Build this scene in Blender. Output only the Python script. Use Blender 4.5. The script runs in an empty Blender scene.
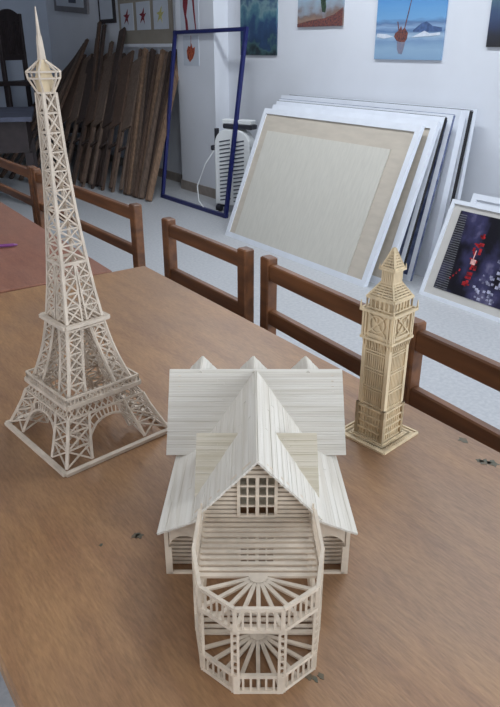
import bpy, math, random
from mathutils import Vector, Matrix
random.seed(7)
C = bpy.context.scene.collection
R = math.radians
def V(*a): return Vector(a)

# ------------------------------------------------------------ materials
def lin(c):
    out = []
    for v in c:
        v = v/255.0
        out.append(v/12.92 if v <= .04045 else ((v+.055)/1.055)**2.4)
    return out
def mat(name, rgb, rough=.6, var=0.0, scale=20., stretch=(1,1,1), bump=0.0, rgb2=None, metal=0.0, spec=.5, bscale=None):
    m = bpy.data.materials.new(name); m.use_nodes = True
    nt = m.node_tree; b = nt.nodes['Principled BSDF']
    b.inputs['Roughness'].default_value = rough
    b.inputs['Metallic'].default_value = metal
    b.inputs['Specular IOR Level'].default_value = spec
    c1 = lin(rgb)
    tc = nt.nodes.new('ShaderNodeTexCoord'); mp = nt.nodes.new('ShaderNodeMapping')
    mp.inputs['Scale'].default_value = stretch
    nt.links.new(tc.outputs['Object'], mp.inputs['Vector'])
    nz = nt.nodes.new('ShaderNodeTexNoise'); nz.inputs['Scale'].default_value = scale
    nz.inputs['Detail'].default_value = 5
    nt.links.new(mp.outputs[0], nz.inputs['Vector'])
    cr = nt.nodes.new('ShaderNodeValToRGB')
    c2 = lin(rgb2) if rgb2 else [x*(1-var) for x in c1]
    cr.color_ramp.elements[0].position = .35; cr.color_ramp.elements[1].position = .65
    cr.color_ramp.elements[0].color = (*c2, 1)
    cr.color_ramp.elements[1].color = (*([min(1, x*(1+var*.5)) for x in c1]), 1)
    nt.links.new(nz.outputs['Fac'], cr.inputs[0]); nt.links.new(cr.outputs[0], b.inputs['Base Color'])
    if bump:
        bp = nt.nodes.new('ShaderNodeBump'); bp.inputs['Strength'].default_value = bump
        bp.inputs['Distance'].default_value = .002
        nt.links.new(nz.outputs['Fac'], bp.inputs['Height']); nt.links.new(bp.outputs[0], b.inputs['Normal'])
    return m
M = {}
M['match'] = mat('matchwood', (216,200,180), .65, .12, 60, (1,1,1), .1)
M['match_grey'] = mat('matchwood_pale', (212,197,180), .65, .14, 50, (1,1,1), .1)
M['match_warm'] = mat('matchwood_warm', (222,201,166), .65, .16, 70, (1,1,.3), .1)
M['roof'] = mat('matchwood_roof', (222,216,206), .7, .08, 3, (70,2,70), .2, rgb2=(210,202,189))
M['roof_x'] = mat('matchwood_roof_across', (222,216,206), .7, .08, 3, (2,90,90), .2, rgb2=(210,202,189))
M['roof_yellow'] = mat('matchwood_roof_cream', (220,210,192), .7, .08, 3, (2,90,90), .2, rgb2=(208,196,172))
M['floor'] = mat('terrazzo', (184,185,187), .45, .08, 60, bump=.02, rgb2=(172,174,178))
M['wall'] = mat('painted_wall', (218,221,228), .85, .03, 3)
M['wall_dim'] = mat('painted_wall_shaded', (178,187,203), .85, .04, 3)  # wall paint with the far end's dimness put into the colour
M['ceiling'] = mat('ceiling_paint', (225,225,225), .9, .02, 3)
M['base'] = mat('skirting_tile', (150,140,132), .5, .15, 14)
M['bench'] = mat('varnished_bench_wood', (124,80,48), .42, .2, 6, (6,.6,6), .05, rgb2=(94,59,36))
M['white_frame'] = mat('white_painted_wood', (226,230,238), .5, .04, 12)
M['canvas_back'] = mat('raw_board', (196,186,172), .8, .07, 8, (1,1,4))
M['canvas_pale'] = mat('pale_board', (206,202,192), .8, .05, 12, (1,6,1))
M['navy'] = mat('navy_metal', (28,34,92), .4, .1, 30)
M['navy_edge'] = mat('dark_blue_canvas_edge', (50,60,96), .7, .5, 18, rgb2=(120,130,160))
M['black'] = mat('black_edge_and_shade', (28,26,30), .7, .3, 30)
M['plastic'] = mat('white_plastic', (222,224,224), .4, .03, 10)
M['dark_plastic'] = mat('dark_plastic', (38,38,46), .5, .2, 10)
M['slot'] = mat('slot_shadow_grey', (70,74,84), .7, .2, 10)
M['mat_board'] = mat('grey_mat_board', (198,194,188), .8, .04, 10)
M['paper'] = mat('drawing_paper', (196,202,212), .85, .03, 10)
M['red_ink'] = mat('red_paint', (128,40,52), .8, .3, 60)
M['yellow_ink'] = mat('yellow_paint', (196,190,120), .8, .3, 60)
M['orange_ink'] = mat('orange_paint', (170,84,48), .8, .5, 60, rgb2=(110,40,40))
M['board_tan'] = mat('beige_board', (150,142,130), .8, .06, 8)
M['frame_wood'] = mat('grey_wood_frame', (120,118,122), .7, .1, 12)
M['dark_wood'] = mat('dark_carved_wood', (46,36,38), .6, .3, 14)
M['dusty'] = mat('dusty_grey_top', (74,78,96), .6, .3, 8)
M['pen'] = mat('purple_pen', (120,60,120), .4, .05, 10)
M['stain'] = mat('dark_green_paint_stain', (78,80,66), .6, .3, 90, rgb2=(110,92,72))
PL = [mat('old_plank_%s' % n, c, .8, .3, 7, (8,8,.8), .1) for n, c in
      (('umber',(88,68,56)), ('ash',(106,88,76)), ('dark',(64,50,44)), ('tan',(126,100,80)))]

def table_mat(name, base, dark, patch):
    m = bpy.data.materials.new(name); m.use_nodes = True
    nt = m.node_tree; b = nt.nodes['Principled BSDF']; L = nt.links.new
    tc = nt.nodes.new('ShaderNodeTexCoord')
    def noise(sc, stretch, rot=0, det=6):
        mp = nt.nodes.new('ShaderNodeMapping'); mp.inputs['Scale'].default_value = stretch
        mp.inputs['Rotation'].default_value = (0,0,rot)
        L(tc.outputs['Object'], mp.inputs['Vector'])
        n = nt.nodes.new('ShaderNodeTexNoise'); n.inputs['Scale'].default_value = sc; n.inputs['Detail'].default_value = det
        L(mp.outputs[0], n.inputs['Vector']); return n
    grain = noise(9, (5,.9,1)); cloud = noise(3.2, (1,.8,1), 0, 4); fine = noise(150, (3,.5,1))
    r1 = nt.nodes.new('ShaderNodeValToRGB')
    r1.color_ramp.elements[0].color = (*lin(dark),1); r1.color_ramp.elements[1].color = (*lin(base),1)
    r1.color_ramp.elements[0].position = .3; r1.color_ramp.elements[1].position = .62
    L(grain.outputs['Fac'], r1.inputs[0])
    r2 = nt.nodes.new('ShaderNodeValToRGB')
    r2.color_ramp.elements[0].position = .42; r2.color_ramp.elements[1].position = .66
    r2.color_ramp.elements[0].color = (0,0,0,1); r2.color_ramp.elements[1].color = (.6,.6,.6,1)
    L(cloud.outputs['Fac'], r2.inputs[0])
    mx = nt.nodes.new('ShaderNodeMixRGB'); mx.inputs[2].default_value = (*lin(patch),1)
    L(r2.outputs[0], mx.inputs[0]); L(r1.outputs[0], mx.inputs[1])
    m2 = nt.nodes.new('ShaderNodeMixRGB'); m2.blend_type = 'OVERLAY'; m2.inputs[0].default_value = .4
    L(mx.outputs[0], m2.inputs[1]); L(fine.outputs['Fac'], m2.inputs[2])
    L(m2.outputs[0], b.inputs['Base Color'])
    b.inputs['Roughness'].default_value = .42; b.inputs['Specular IOR Level'].default_value = .45
    bp = nt.nodes.new('ShaderNodeBump'); bp.inputs['Strength'].default_value = .08; bp.inputs['Distance'].default_value = .002
    L(fine.outputs['Fac'], bp.inputs['Height']); L(bp.outputs[0], b.inputs['Normal'])
    return m
M['table'] = table_mat('worn_brown_tabletop', (162,122,84), (142,103,72), (132,106,86))
M['table_red'] = table_mat('worn_reddish_tabletop', (146,98,78), (130,84,68), (138,102,86))

def painting_mat(name, stops, axis_scale, noise_sc, mixf=.35, stretch=(1,1,1), distort=.15):
    """bands of paint from bottom to top of the picture (generated Z) broken up by brush noise"""
    m = bpy.data.materials.new(name); m.use_nodes = True
    nt = m.node_tree; b = nt.nodes['Principled BSDF']; L = nt.links.new
    b.inputs['Roughness'].default_value = .7
    tc = nt.nodes.new('ShaderNodeTexCoord'); sp = nt.nodes.new('ShaderNodeSeparateXYZ')
    L(tc.outputs['Generated'], sp.inputs[0])
    mp = nt.nodes.new('ShaderNodeMapping'); mp.inputs['Scale'].default_value = stretch
    L(tc.outputs['Generated'], mp.inputs['Vector'])
    n = nt.nodes.new('ShaderNodeTexNoise'); n.inputs['Scale'].default_value = noise_sc; n.inputs['Detail'].default_value = 8
    L(mp.outputs[0], n.inputs['Vector'])
    a = nt.nodes.new('ShaderNodeMath'); a.operation = 'MULTIPLY_ADD'; a.inputs[1].default_value = distort; 
    L(n.outputs['Fac'], a.inputs[0]); L(sp.outputs['Z'], a.inputs[2])
    s = nt.nodes.new('ShaderNodeMath'); s.operation = 'SUBTRACT'; s.inputs[1].default_value = distort*.5
    L(a.outputs[0], s.inputs[0])
    r = nt.nodes.new('ShaderNodeValToRGB')
    els = r.color_ramp.elements
    while len(els) > 1: els.remove(els[-1])
    els[0].position = stops[0][0]; els[0].color = (*lin(stops[0][1]),1)
    for p, c in stops[1:]:
        e = els.new(p); e.color = (*lin(c),1)
    L(s.outputs[0], r.inputs[0]); L(r.outputs[0], b.inputs['Base Color'])
    return m

# ------------------------------------------------------------ mesh builder
class MB:
    def __init__(s): s.v = []; s.f = []
    def add(s, vs, fs):
        o = len(s.v); s.v += [tuple(p) for p in vs]; s.f += [tuple(i+o for i in f) for f in fs]; return s
    def hexa(s, a, b):  # a: 4 pts loop, b: 4 pts loop
        return s.prism(list(a), list(b))
    def prism(s, a, b):
        n = len(a)
        fs = [tuple(range(n-1,-1,-1)), tuple(range(n, 2*n))]
        for i in range(n):
            j = (i+1) % n; fs.append((i, j, n+j, n+i))
        return s.add(list(a)+list(b), fs)
    def box(s, x0,x1,y0,y1,z0,z1, bev=0):
        if bev:
            e = bev
            def ring(z, i): return [V(x0+i,y0+i,z)]
            lo = [(x0+e,y0),(x1-e,y0),(x1,y0+e),(x1,y1-e),(x1-e,y1),(x0+e,y1),(x0,y1-e),(x0,y0+e)]
            cx,cy = (x0+x1)/2,(y0+y1)/2
            def sc(l, d): return [(cx+(px-cx)*(1-d/(max(1e-6,(x1-x0)/2))), cy+(py-cy)*(1-d/(max(1e-6,(y1-y0)/2)))) for px,py in l]
            rings = [(sc(lo,e),z0),(lo,z0+e),(lo,z1-e),(sc(lo,e),z1)]
            vs = [V(px,py,z) for l,z in rings for px,py in l]; n=8
            fs = [tuple(range(7,-1,-1)), tuple(range(24,32))]
            for k in range(3):
                for i in range(8):
                    j=(i+1)%8; fs.append((k*8+i,k*8+j,k*8+8+j,k*8+8+i))
            return s.add(vs, fs)
        return s.prism([V(x0,y0,z0),V(x1,y0,z0),V(x1,y1,z0),V(x0,y1,z0)],[V(x0,y0,z1),V(x1,y0,z1),V(x1,y1,z1),V(x0,y1,z1)])
    def bar(s, p, q, w, h=None, up=(0,0,1), w2=None):
        p = Vector(p); q = Vector(q); h = h or w; d = (q-p)
        if d.length < 1e-7: return s
        d.normalize(); u = Vector(up)
        if abs(d.dot(u)) > .98: u = V(0,1,0) if abs(d.y) < .9 else V(1,0,0)
        a = d.cross(u).normalized(); b = a.cross(d).normalized()
        k = 1 if w2 is None else w2/w
        f = lambda c, m: [c+a*w/2*m*i+b*h/2*m*j for i,j in ((-1,-1),(1,-1),(1,1),(-1,1))]
        return s.prism(f(p,1), f(q,k))
    def tube(s, pts, r, n=8, closed=False):
        pts = [Vector(p) for p in pts]; rings = []
        m = len(pts)
        for i,p in enumerate(pts):
            a = pts[i-1] if (i or closed) else pts[i]; b = pts[(i+1)%m] if (i<m-1 or closed) else pts[i]
            d = (b-a).normalized(); u = V(0,0,1) if abs(d.z)<.9 else V(1,0,0)
            x = d.cross(u).normalized(); y = x.cross(d)
            rr = r[i] if isinstance(r,(list,tuple)) else r
            rings.append([p+x*rr*math.cos(2*math.pi*k/n)+y*rr*math.sin(2*math.pi*k/n) for k in range(n)])
        vs = [v for rg in rings for v in rg]; fs = []
        for i in range(m if closed else m-1):
            for k in range(n):
                l=(k+1)%n; j=(i+1)%m; fs.append((i*n+k,i*n+l,j*n+l,j*n+k))
        if not closed: fs += [tuple(range(n-1,-1,-1)), tuple((m-1)*n+k for k in range(n))]
        return s.add(vs, fs)
    def build(s, name, m, parent=None, smooth=False, loc=None, rotz=None):
        me = bpy.data.meshes.new(name); me.from_pydata(s.v, [], s.f); me.update()
        import bmesh
        bm = bmesh.new(); bm.from_mesh(me); bmesh.ops.recalc_face_normals(bm, faces=bm.faces); bm.to_mesh(me); bm.free()
        if smooth:
            for p in me.polygons: p.use_smooth = True
        me.materials.append(M[m] if isinstance(m, str) else m)
        o = bpy.data.objects.new(name, me); C.objects.link(o)
        if parent: o.parent = parent
        if loc: o.location = loc
        if rotz is not None: o.rotation_euler = (0,0,rotz)
        return o
def tag(o, label, cat, group=None, kind=None):
    if label: o['label'] = label
    if cat: o['category'] = cat
    if group: o['group'] = group
    if kind: o['kind'] = kind
    return o
def thing(name, label, cat, loc=(0,0,0), rotz=0, group=None):
    o = bpy.data.objects.new(name, None); C.objects.link(o)
    o.location = loc; o.rotation_euler = (0,0,rotz); o.empty_display_size = .05
    return tag(o, label, cat, group)
def struct(name, mb, m, parent=None):
    o = mb.build(name, m, parent)
    if not parent: o['kind'] = 'structure'
    return o

# ------------------------------------------------------------ room
X0, X1, Y0, Y1, H = -2.6, 3.42, -3.0, 9.3, 3.0
struct('floor', MB().box(X0-.1, X1+.1, Y0-.1, Y1+.1, -.1, 0), 'floor')
struct('ceiling', MB().box(X0-.1, X1+.1, Y0-.1, Y1+.1, H, H+.1), 'ceiling')
struct('wall_right', MB().box(X1, X1+.15, Y0, Y1, 0, H), 'wall')
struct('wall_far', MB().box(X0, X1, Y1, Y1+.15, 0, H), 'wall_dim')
def wall_with_hole(name, axis, pos, a0, a1, h0, h1, w0, w1):
    mb = MB()
    def bx(u0,u1,z0,z1):
        if axis == 'x': mb.box(pos-.15, pos, u0, u1, z0, z1)
        else: mb.box(u0, u1, pos-.15, pos, z0, z1)
    bx(w0,a0,0,H); bx(a1,w1,0,H); bx(a0,a1,0,h0); bx(a0,a1,h1,H)
    return struct(name, mb, 'wall')
wall_with_hole('wall_near', 'y', Y0, .2, 3.1, .9, 2.5, X0, X1)
wall_with_hole('wall_left', 'x', X0, -1.2, 2.6, .9, 2.5, Y0, Y1)
def glass():
    m = bpy.data.materials.new('window_glass'); m.use_nodes = True
    b = m.node_tree.nodes['Principled BSDF']; b.inputs['Transmission Weight'].default_value = 1
    b.inputs['Roughness'].default_value = .02; b.inputs['IOR'].default_value = 1.45
    tc = m.node_tree.nodes.new('ShaderNodeTexNoise'); tc.inputs['Scale'].default_value = 2
    r = m.node_tree.nodes.new('ShaderNodeValToRGB')
    r.color_ramp.elements[0].color = (.9,.93,.95,1); r.color_ramp.elements[1].color = (.95,.97,1,1)
    m.node_tree.links.new(tc.outputs['Fac'], r.inputs[0]); m.node_tree.links.new(r.outputs[0], b.inputs['Base Color'])
    return m
M['glass'] = glass()
def window(name, axis, pos, a0, a1, h0, h1, n):
    mb = MB(); t = .05
    def bx(m, u0,u1,z0,z1,d0=-.09,d1=-.04):
        if axis == 'x': m.box(pos+d0, pos+d1, u0, u1, z0, z1)
        else: m.box(u0, u1, pos+d0, pos+d1, z0, z1)
    bx(mb,a0,a1,h0,h0+t); bx(mb,a0,a1,h1-t,h1)
    for i in range(n+1):
        u = a0+(a1-a0-t)*i/n; bx(mb,u,u+t,h0+t,h1-t)
    o = struct(name, mb, 'white_frame'); o['kind'] = 'structure'
    for i in range(n):
        u = a0+(a1-a0-t)*i/n; g = MB(); bx(g, u+t, a0+(a1-a0-t)*(i+1)/n, h0+t, h1-t, -.068, -.062)
        g.build('window_pane', 'glass', o)
window('window_1', 'y', Y0, .2, 3.1, .9, 2.5, 3)
window('added_left_window', 'x', X0, -1.2, 2.6, .9, 2.5, 4)  # unseen left window, added to light the table
# pillar standing out of the right wall
struct('wall_pillar', MB().box(3.28, X1, 5.13, 5.75, 0, H), 'wall')
struct('baseboard_pillar', MB().box(3.268, 3.28, 5.118, 5.762, 0, .085).box(3.28, X1, 5.118, 5.13, 0, .085), 'base')
struct('baseboard_right', MB().box(X1-.012, X1, 5.762, Y1, 0, .085).box(X1-.012, X1, Y0, 5.118, 0, .085), 'base')
struct('baseboard_far', MB().box(X0, X1-.012, Y1-.012, Y1, 0, .085), 'base')

# ------------------------------------------------------------ tables
def table(name, label, x0, x1, y0, y1, m, top=.75, rot=0):
    t = thing(name, label, 'table', ((x0+x1)/2, (y0+y1)/2, 0), rot)
    a, b = (x1-x0)/2, (y1-y0)/2
    MB().box(-a, a, -b, b, top-.026, top, .003).build('tabletop', m, t)
    MB().box(-a+.05, a-.05, -b+.05, -b+.07, top-.10, top-.026).box(-a+.05, a-.05, b-.07, b-.05, top-.10, top-.026)\
        .box(-a+.05, -a+.07, -b+.07, b-.07, top-.10, top-.026).box(a-.07, a-.05, -b+.07, b-.07, top-.10, top-.026).build('apron', 'bench', t)
    for sx in (-1,1):
        for sy in (-1,1):
            cx, cy = sx*(a-.045), sy*(b-.045)
            MB().box(cx-.025, cx+.025, cy-.025, cy+.025, 0, top-.026, .004).build('leg', 'bench', t)
    return t
table('wooden_table', 'long worn brown wooden table carrying the three matchstick models', .064, .7225, -.62, 1.475, 'table')
table('wooden_table', 'reddish worn wooden table beyond the brown one, purple pen on it', .02, .655, 1.49, 3.2, 'table_red', rot=R(-1.2))
# dried paint blotches on the brown top are marks with a shape of their own
def blotches(name, spots, label):
    mb = MB()
    for x, y, r, ax in spots:
        pts = [V(x+r*(1+.35*math.sin(k*2.3+x*90))*math.cos(2*math.pi*k/14)*ax, y+r*(1+.35*math.cos(k*1.7+y*70))*math.sin(2*math.pi*k/14), 0) for k in range(14)]
        mb.prism([p+V(0,0,.7501) for p in pts], [p+V(0,0,.7504) for p in pts])
    return tag(mb.build(name, 'stain'), label, 'paint stain')

# ------------------------------------------------------------ benches
def bench(label, posts, zt, group=None, xb=.885):
    y0, y1 = posts[0], posts[-1]
    t = thing('wooden_bench', label, 'bench', (xb, (y0+y1)/2, 0), 0, group)
    cy = (y0+y1)/2
    lo, lo1, hi, hi1 = zt
    for y in posts:
        MB().box(-.002, .028, y-cy-.017, y-cy+.017, 0, hi1+.014, .003).build('rear_post', 'bench', t)
        MB().box(-.36, -.325, y-cy-.018, y-cy+.018, 0, .43, .003).build('front_leg', 'bench', t)
        MB().box(-.325, -.004, y-cy-.010, y-cy+.010, .18, .215).build('stretcher', 'bench', t)
    for a, b in zip(posts[:-1], posts[1:]):
        MB().box(.003, .023, a-cy+.0145, b-cy-.0145, hi, hi1, .003).build('back_rail', 'bench', t)
        MB().box(.003, .023, a-cy+.0145, b-cy-.0145, lo, lo1, .003).build('lower_rail', 'bench', t)
        MB().box(-.345, -.33, a-cy+.0145, b-cy-.0145, .37, .43).build('seat_rail', 'bench', t)
    MB().box(-.375, -.006, y0-cy-.018, y1-cy+.018, .43, .45, .003).build('seat', 'bench', t)
    return t
G = 'brown benches along the far side of the tables'
bench('short brown wooden bench back between two posts, behind far corner of the brown table', [1.282, 1.664], (.630,.668,.759,.796), G)
bench('long brown wooden bench running behind the clock tower model to the right edge', [.205, .742, 1.218], (.634,.672,.746,.787), G, .880).rotation_euler=(0,0,R(-3))
bench('brown wooden bench behind the reddish table, its near post right of the lattice tower model', [1.895, 2.74], (.640,.672,.756,.795), G).rotation_euler=(0,0,R(1.5))
bench('farthest brown wooden bench behind the reddish table, cut off by the left edge', [2.80, 3.6], (.640,.672,.756,.795), G, .866).rotation_euler=(0,0,R(1.5))

# ------------------------------------------------------------ lattice tower model
def tower():
    # the handmade tower leans a touch to the left
    T = thing('lattice_tower_model', 'tall matchstick lattice tower model with arched base and needle spire, at the left',
              'model', (.2905,.8125,.7505), R(7)); T.rotation_euler=(-.0046,-.0065,R(7))
    AS = 1.06
    def P(x,y,z): return V(x, y*AS, z)
    def prof(h):
        k = [(0,.0815),(.02,.0728),(.045,.0625),(.070,.0545),(.078,.049),(.11,.0385),(.14,.0315),(.172,.0262),(.21,.0215),(.248,.0180),(.29,.0147),(.326,.0122),(.388,.0094),(.452,.0078)]
        for (a,b),(c,d) in zip(k[:-1],k[1:]):
            if h <= c: return b+(d-b)*(h-a)/(c-a)
        return k[-1][1]
    def side(k, u, a, h):      # point on side k of the square ring: u along the side, a half size
        return [P(u,-a,h), P(a,u,h), P(-u,a,h), P(-a,-u,h)][k]
    mb = MB(); a = .0835
    for k in range(4):
        mb.bar(side(k,-a,a,.0022), side(k,a,a,.0022), .0070, .0044)
    mb.build('base_frame', 'match_grey', T)
    B, S = .0032, .0019
    def lattice(mb, fa, fb, hs, br=S, horiz=True):
        """X-braces between two posts; fa(h), fb(h) give post points"""
        for h0,h1 in zip(hs[:-1],hs[1:]):
            mb.bar(fa(h0), fb(h1), br); mb.bar(fb(h0), fa(h1), br)
            if horiz: mb.bar(fa(h1), fb(h1), br)
    def leg(sx, sy, inner, hs, name):
        mb = MB()
        co = lambda h: P(sx*prof(h), sy*prof(h), h)
        cx = lambda h: P(sx*inner(h), sy*prof(h), h)
        cy = lambda h: P(sx*prof(h), sy*inner(h), h)
        ci = lambda h: P(sx*inner(h), sy*inner(h), h)
        for f in (co,cx,cy,ci):
            for a,b in zip(hs[:-1],hs[1:]): mb.bar(f(a), f(b), B if f is not co else B*1.25)
        lattice(mb, co, cx, hs); lattice(mb, co, cy, hs); lattice(mb, cx, ci, hs); lattice(mb, cy, ci, hs)
        mb.build(name, 'match_grey', T)
    inn1 = lambda h: .043 - .018*min(1,h/.066)
    for sx in (-1,1):
        for sy in (-1,1): leg(sx, sy, inn1, [.006,.025,.044,.060], 'lower_leg')
    # arches, one in every face
    for k in range(4):
        mb = MB(); pts=[]; outs=[]
        for i in range(25):
            t = math.pi*i/24; u = -.0405*math.cos(t); h = .006+.0435*math.sin(t)**.85
            a = prof(h); pts.append(side(k,u,a,h))
            uu = u*1.0; hh = h
            dx, dz = -math.cos(t), math.sin(t)
            s = .011
            u2 = u+dx*s*.8; h2 = min(.0595, h+dz*s*1.0)
            lim = inn1(h2); u2 = max(-lim, min(lim, u2))
            outs.append(side(k,u2,prof(h2),h2))
        for i in range(24): mb.bar(pts[i], pts[i+1], .0026)
        for i in range(3,22,1):
            if i%1==0 and i in (3,5,7,9,10,11,12,13,14,15,17,19,21): mb.bar(pts[i], outs[i], .0015)
        for i in range(24): mb.bar(outs[i], outs[i+1], .0016)
        mb.build('arch', 'match_grey', T)
    # lattice band under platform 1
    for k in range(4):
        mb = MB(); n=12; h0,h1=.060,.0725
        a0,a1=prof(h0),prof(h1)-.001
        q0=[side(k,-a0+2*a0*i/n,a0,h0) for i in range(n+1)]; q1=[side(k,-a1+2*a1*i/n,a1,h1) for i in range(n+1)]
        mb.bar(q0[0],q0[-1],.0028); mb.bar(q1[0],q1[-1],.0026)
        for i in range(n): mb.bar(q0[i],q1[i+1],.0015); mb.bar(q1[i],q0[i+1],.0015); 
        mb.build('lattice_band', 'match_grey', T)
    # platform 1
    mb = MB(); a=.0555
    for k in range(4):
        mb.bar(side(k,-a,a,.0765), side(k,a,a,.0765), .006, .0055)
        b=.0545; mb.bar(side(k,-b,b,.0875), side(k,b,b,.0875), .0026)
        for i in range(21): 
            u=-b+2*b*i/20; mb.bar(side(k,u,b,.079), side(k,u,b,.0875), .0014)
    for i in range(15):
        u=-.05+.1*i/14; mb.bar(P(u,-.054,.0765), P(u,-.030,.0765), .0035,.002); mb.bar(P(u,.030,.0765), P(u,.054,.0765), .0035,.002)
    mb.build('first_platform', 'match_grey', T)
    inn2 = lambda h: .0235 - .019*(h-.079)/.095
    for sx in (-1,1):
        for sy in (-1,1): leg(sx, sy, inn2, [.079,.098,.117,.136,.154,.170], 'upper_leg')
    mb = MB(); a=.0315
    for k in range(4):
        mb.bar(side(k,-a,a,.173), side(k,a,a,.173), .0065, .0045)
        mb.bar(side(k,-.028,.028,.166), side(k,.028,.028,.166), .0024)
    for i in range(9):
        u=-.027+.054*i/8; mb.bar(P(u,-.029,.172), P(u,.029,.172), .0035,.002)
    mb.build('second_platform', 'match_grey', T)
    # shaft
    mb = MB(); hs=[.175,.194,.213,.232,.250]
    for k in range(4):
        f = lambda h: side(k,-prof(h),prof(h),h); g = lambda h: side(k,prof(h),prof(h),h)
        m1 = lambda h: side(k,-.0035*(1-(h-.175)/.1),prof(h),h); m2 = lambda h: side(k,.0035*(1-(h-.175)/.1),prof(h),h)
        for a,b in zip(hs[:-1],hs[1:]): mb.bar(m1(a),m1(b),.0022); mb.bar(m2(a),m2(b),.0022)
        lattice(mb, f, m1, hs); lattice(mb, m2, g, hs)
        hh=[.252,.274,.294,.318,.342,.364,.386,.408,.430,.452]
        lattice(mb, f, g, hh)
        mb.bar(f(.251), g(.251), .0035)
        for a,b in zip((hs+hh)[:-1],(hs+hh)[1:]): mb.bar(f(a), f(b), .0036)
    mb.build('shaft', 'match_grey', T)
    # cabin
    mb = MB()
    hx = lambda r,h,k: V(r*math.cos(math.pi/3*k-R(42)+math.pi/6), r*math.sin(math.pi/3*k-R(42)+math.pi/6), h)
    for k in range(6):
        mb.bar(hx(.0095,.452,k), hx(.0095,.452,k+1), .0024)
        mb.bar(hx(.0195,.4745,k), hx(.0195,.4745,k+1), .0020); mb.bar(hx(.0185,.4675,k), hx(.0185,.4675,k+1), .0018)
        mb.bar(hx(.0095,.452,k), hx(.0185,.4675,k), .0020); mb.bar(hx(.0185,.4675,k), hx(.0195,.4750,k), .0020)
        mb.bar(hx(.0195,.4750,k), V(0,0,.4895), .0017)
    mb.build('cabin_cage', 'match_grey', T)
    MB().box(-.0075,.0075,-.0075,.0075,.452,.468).prism([V(-.0075,-.0075,.468),V(.0075,-.0075,.468),V(.0075,.0075,.468),V(-.0075,.0075,.468)],
        [V(-.004,-.004,.487),V(.004,-.004,.487),V(.004,.004,.487),V(-.004,.004,.487)]).build('cabin_core', 'match_warm', T)
    MB().bar((0,0,.485),(0,0,.512),.0075,w2=.0045).bar((0,0,.512),(0,0,.541),.0034,w2=.001).build('spire','match_grey',T)
tower()

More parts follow.
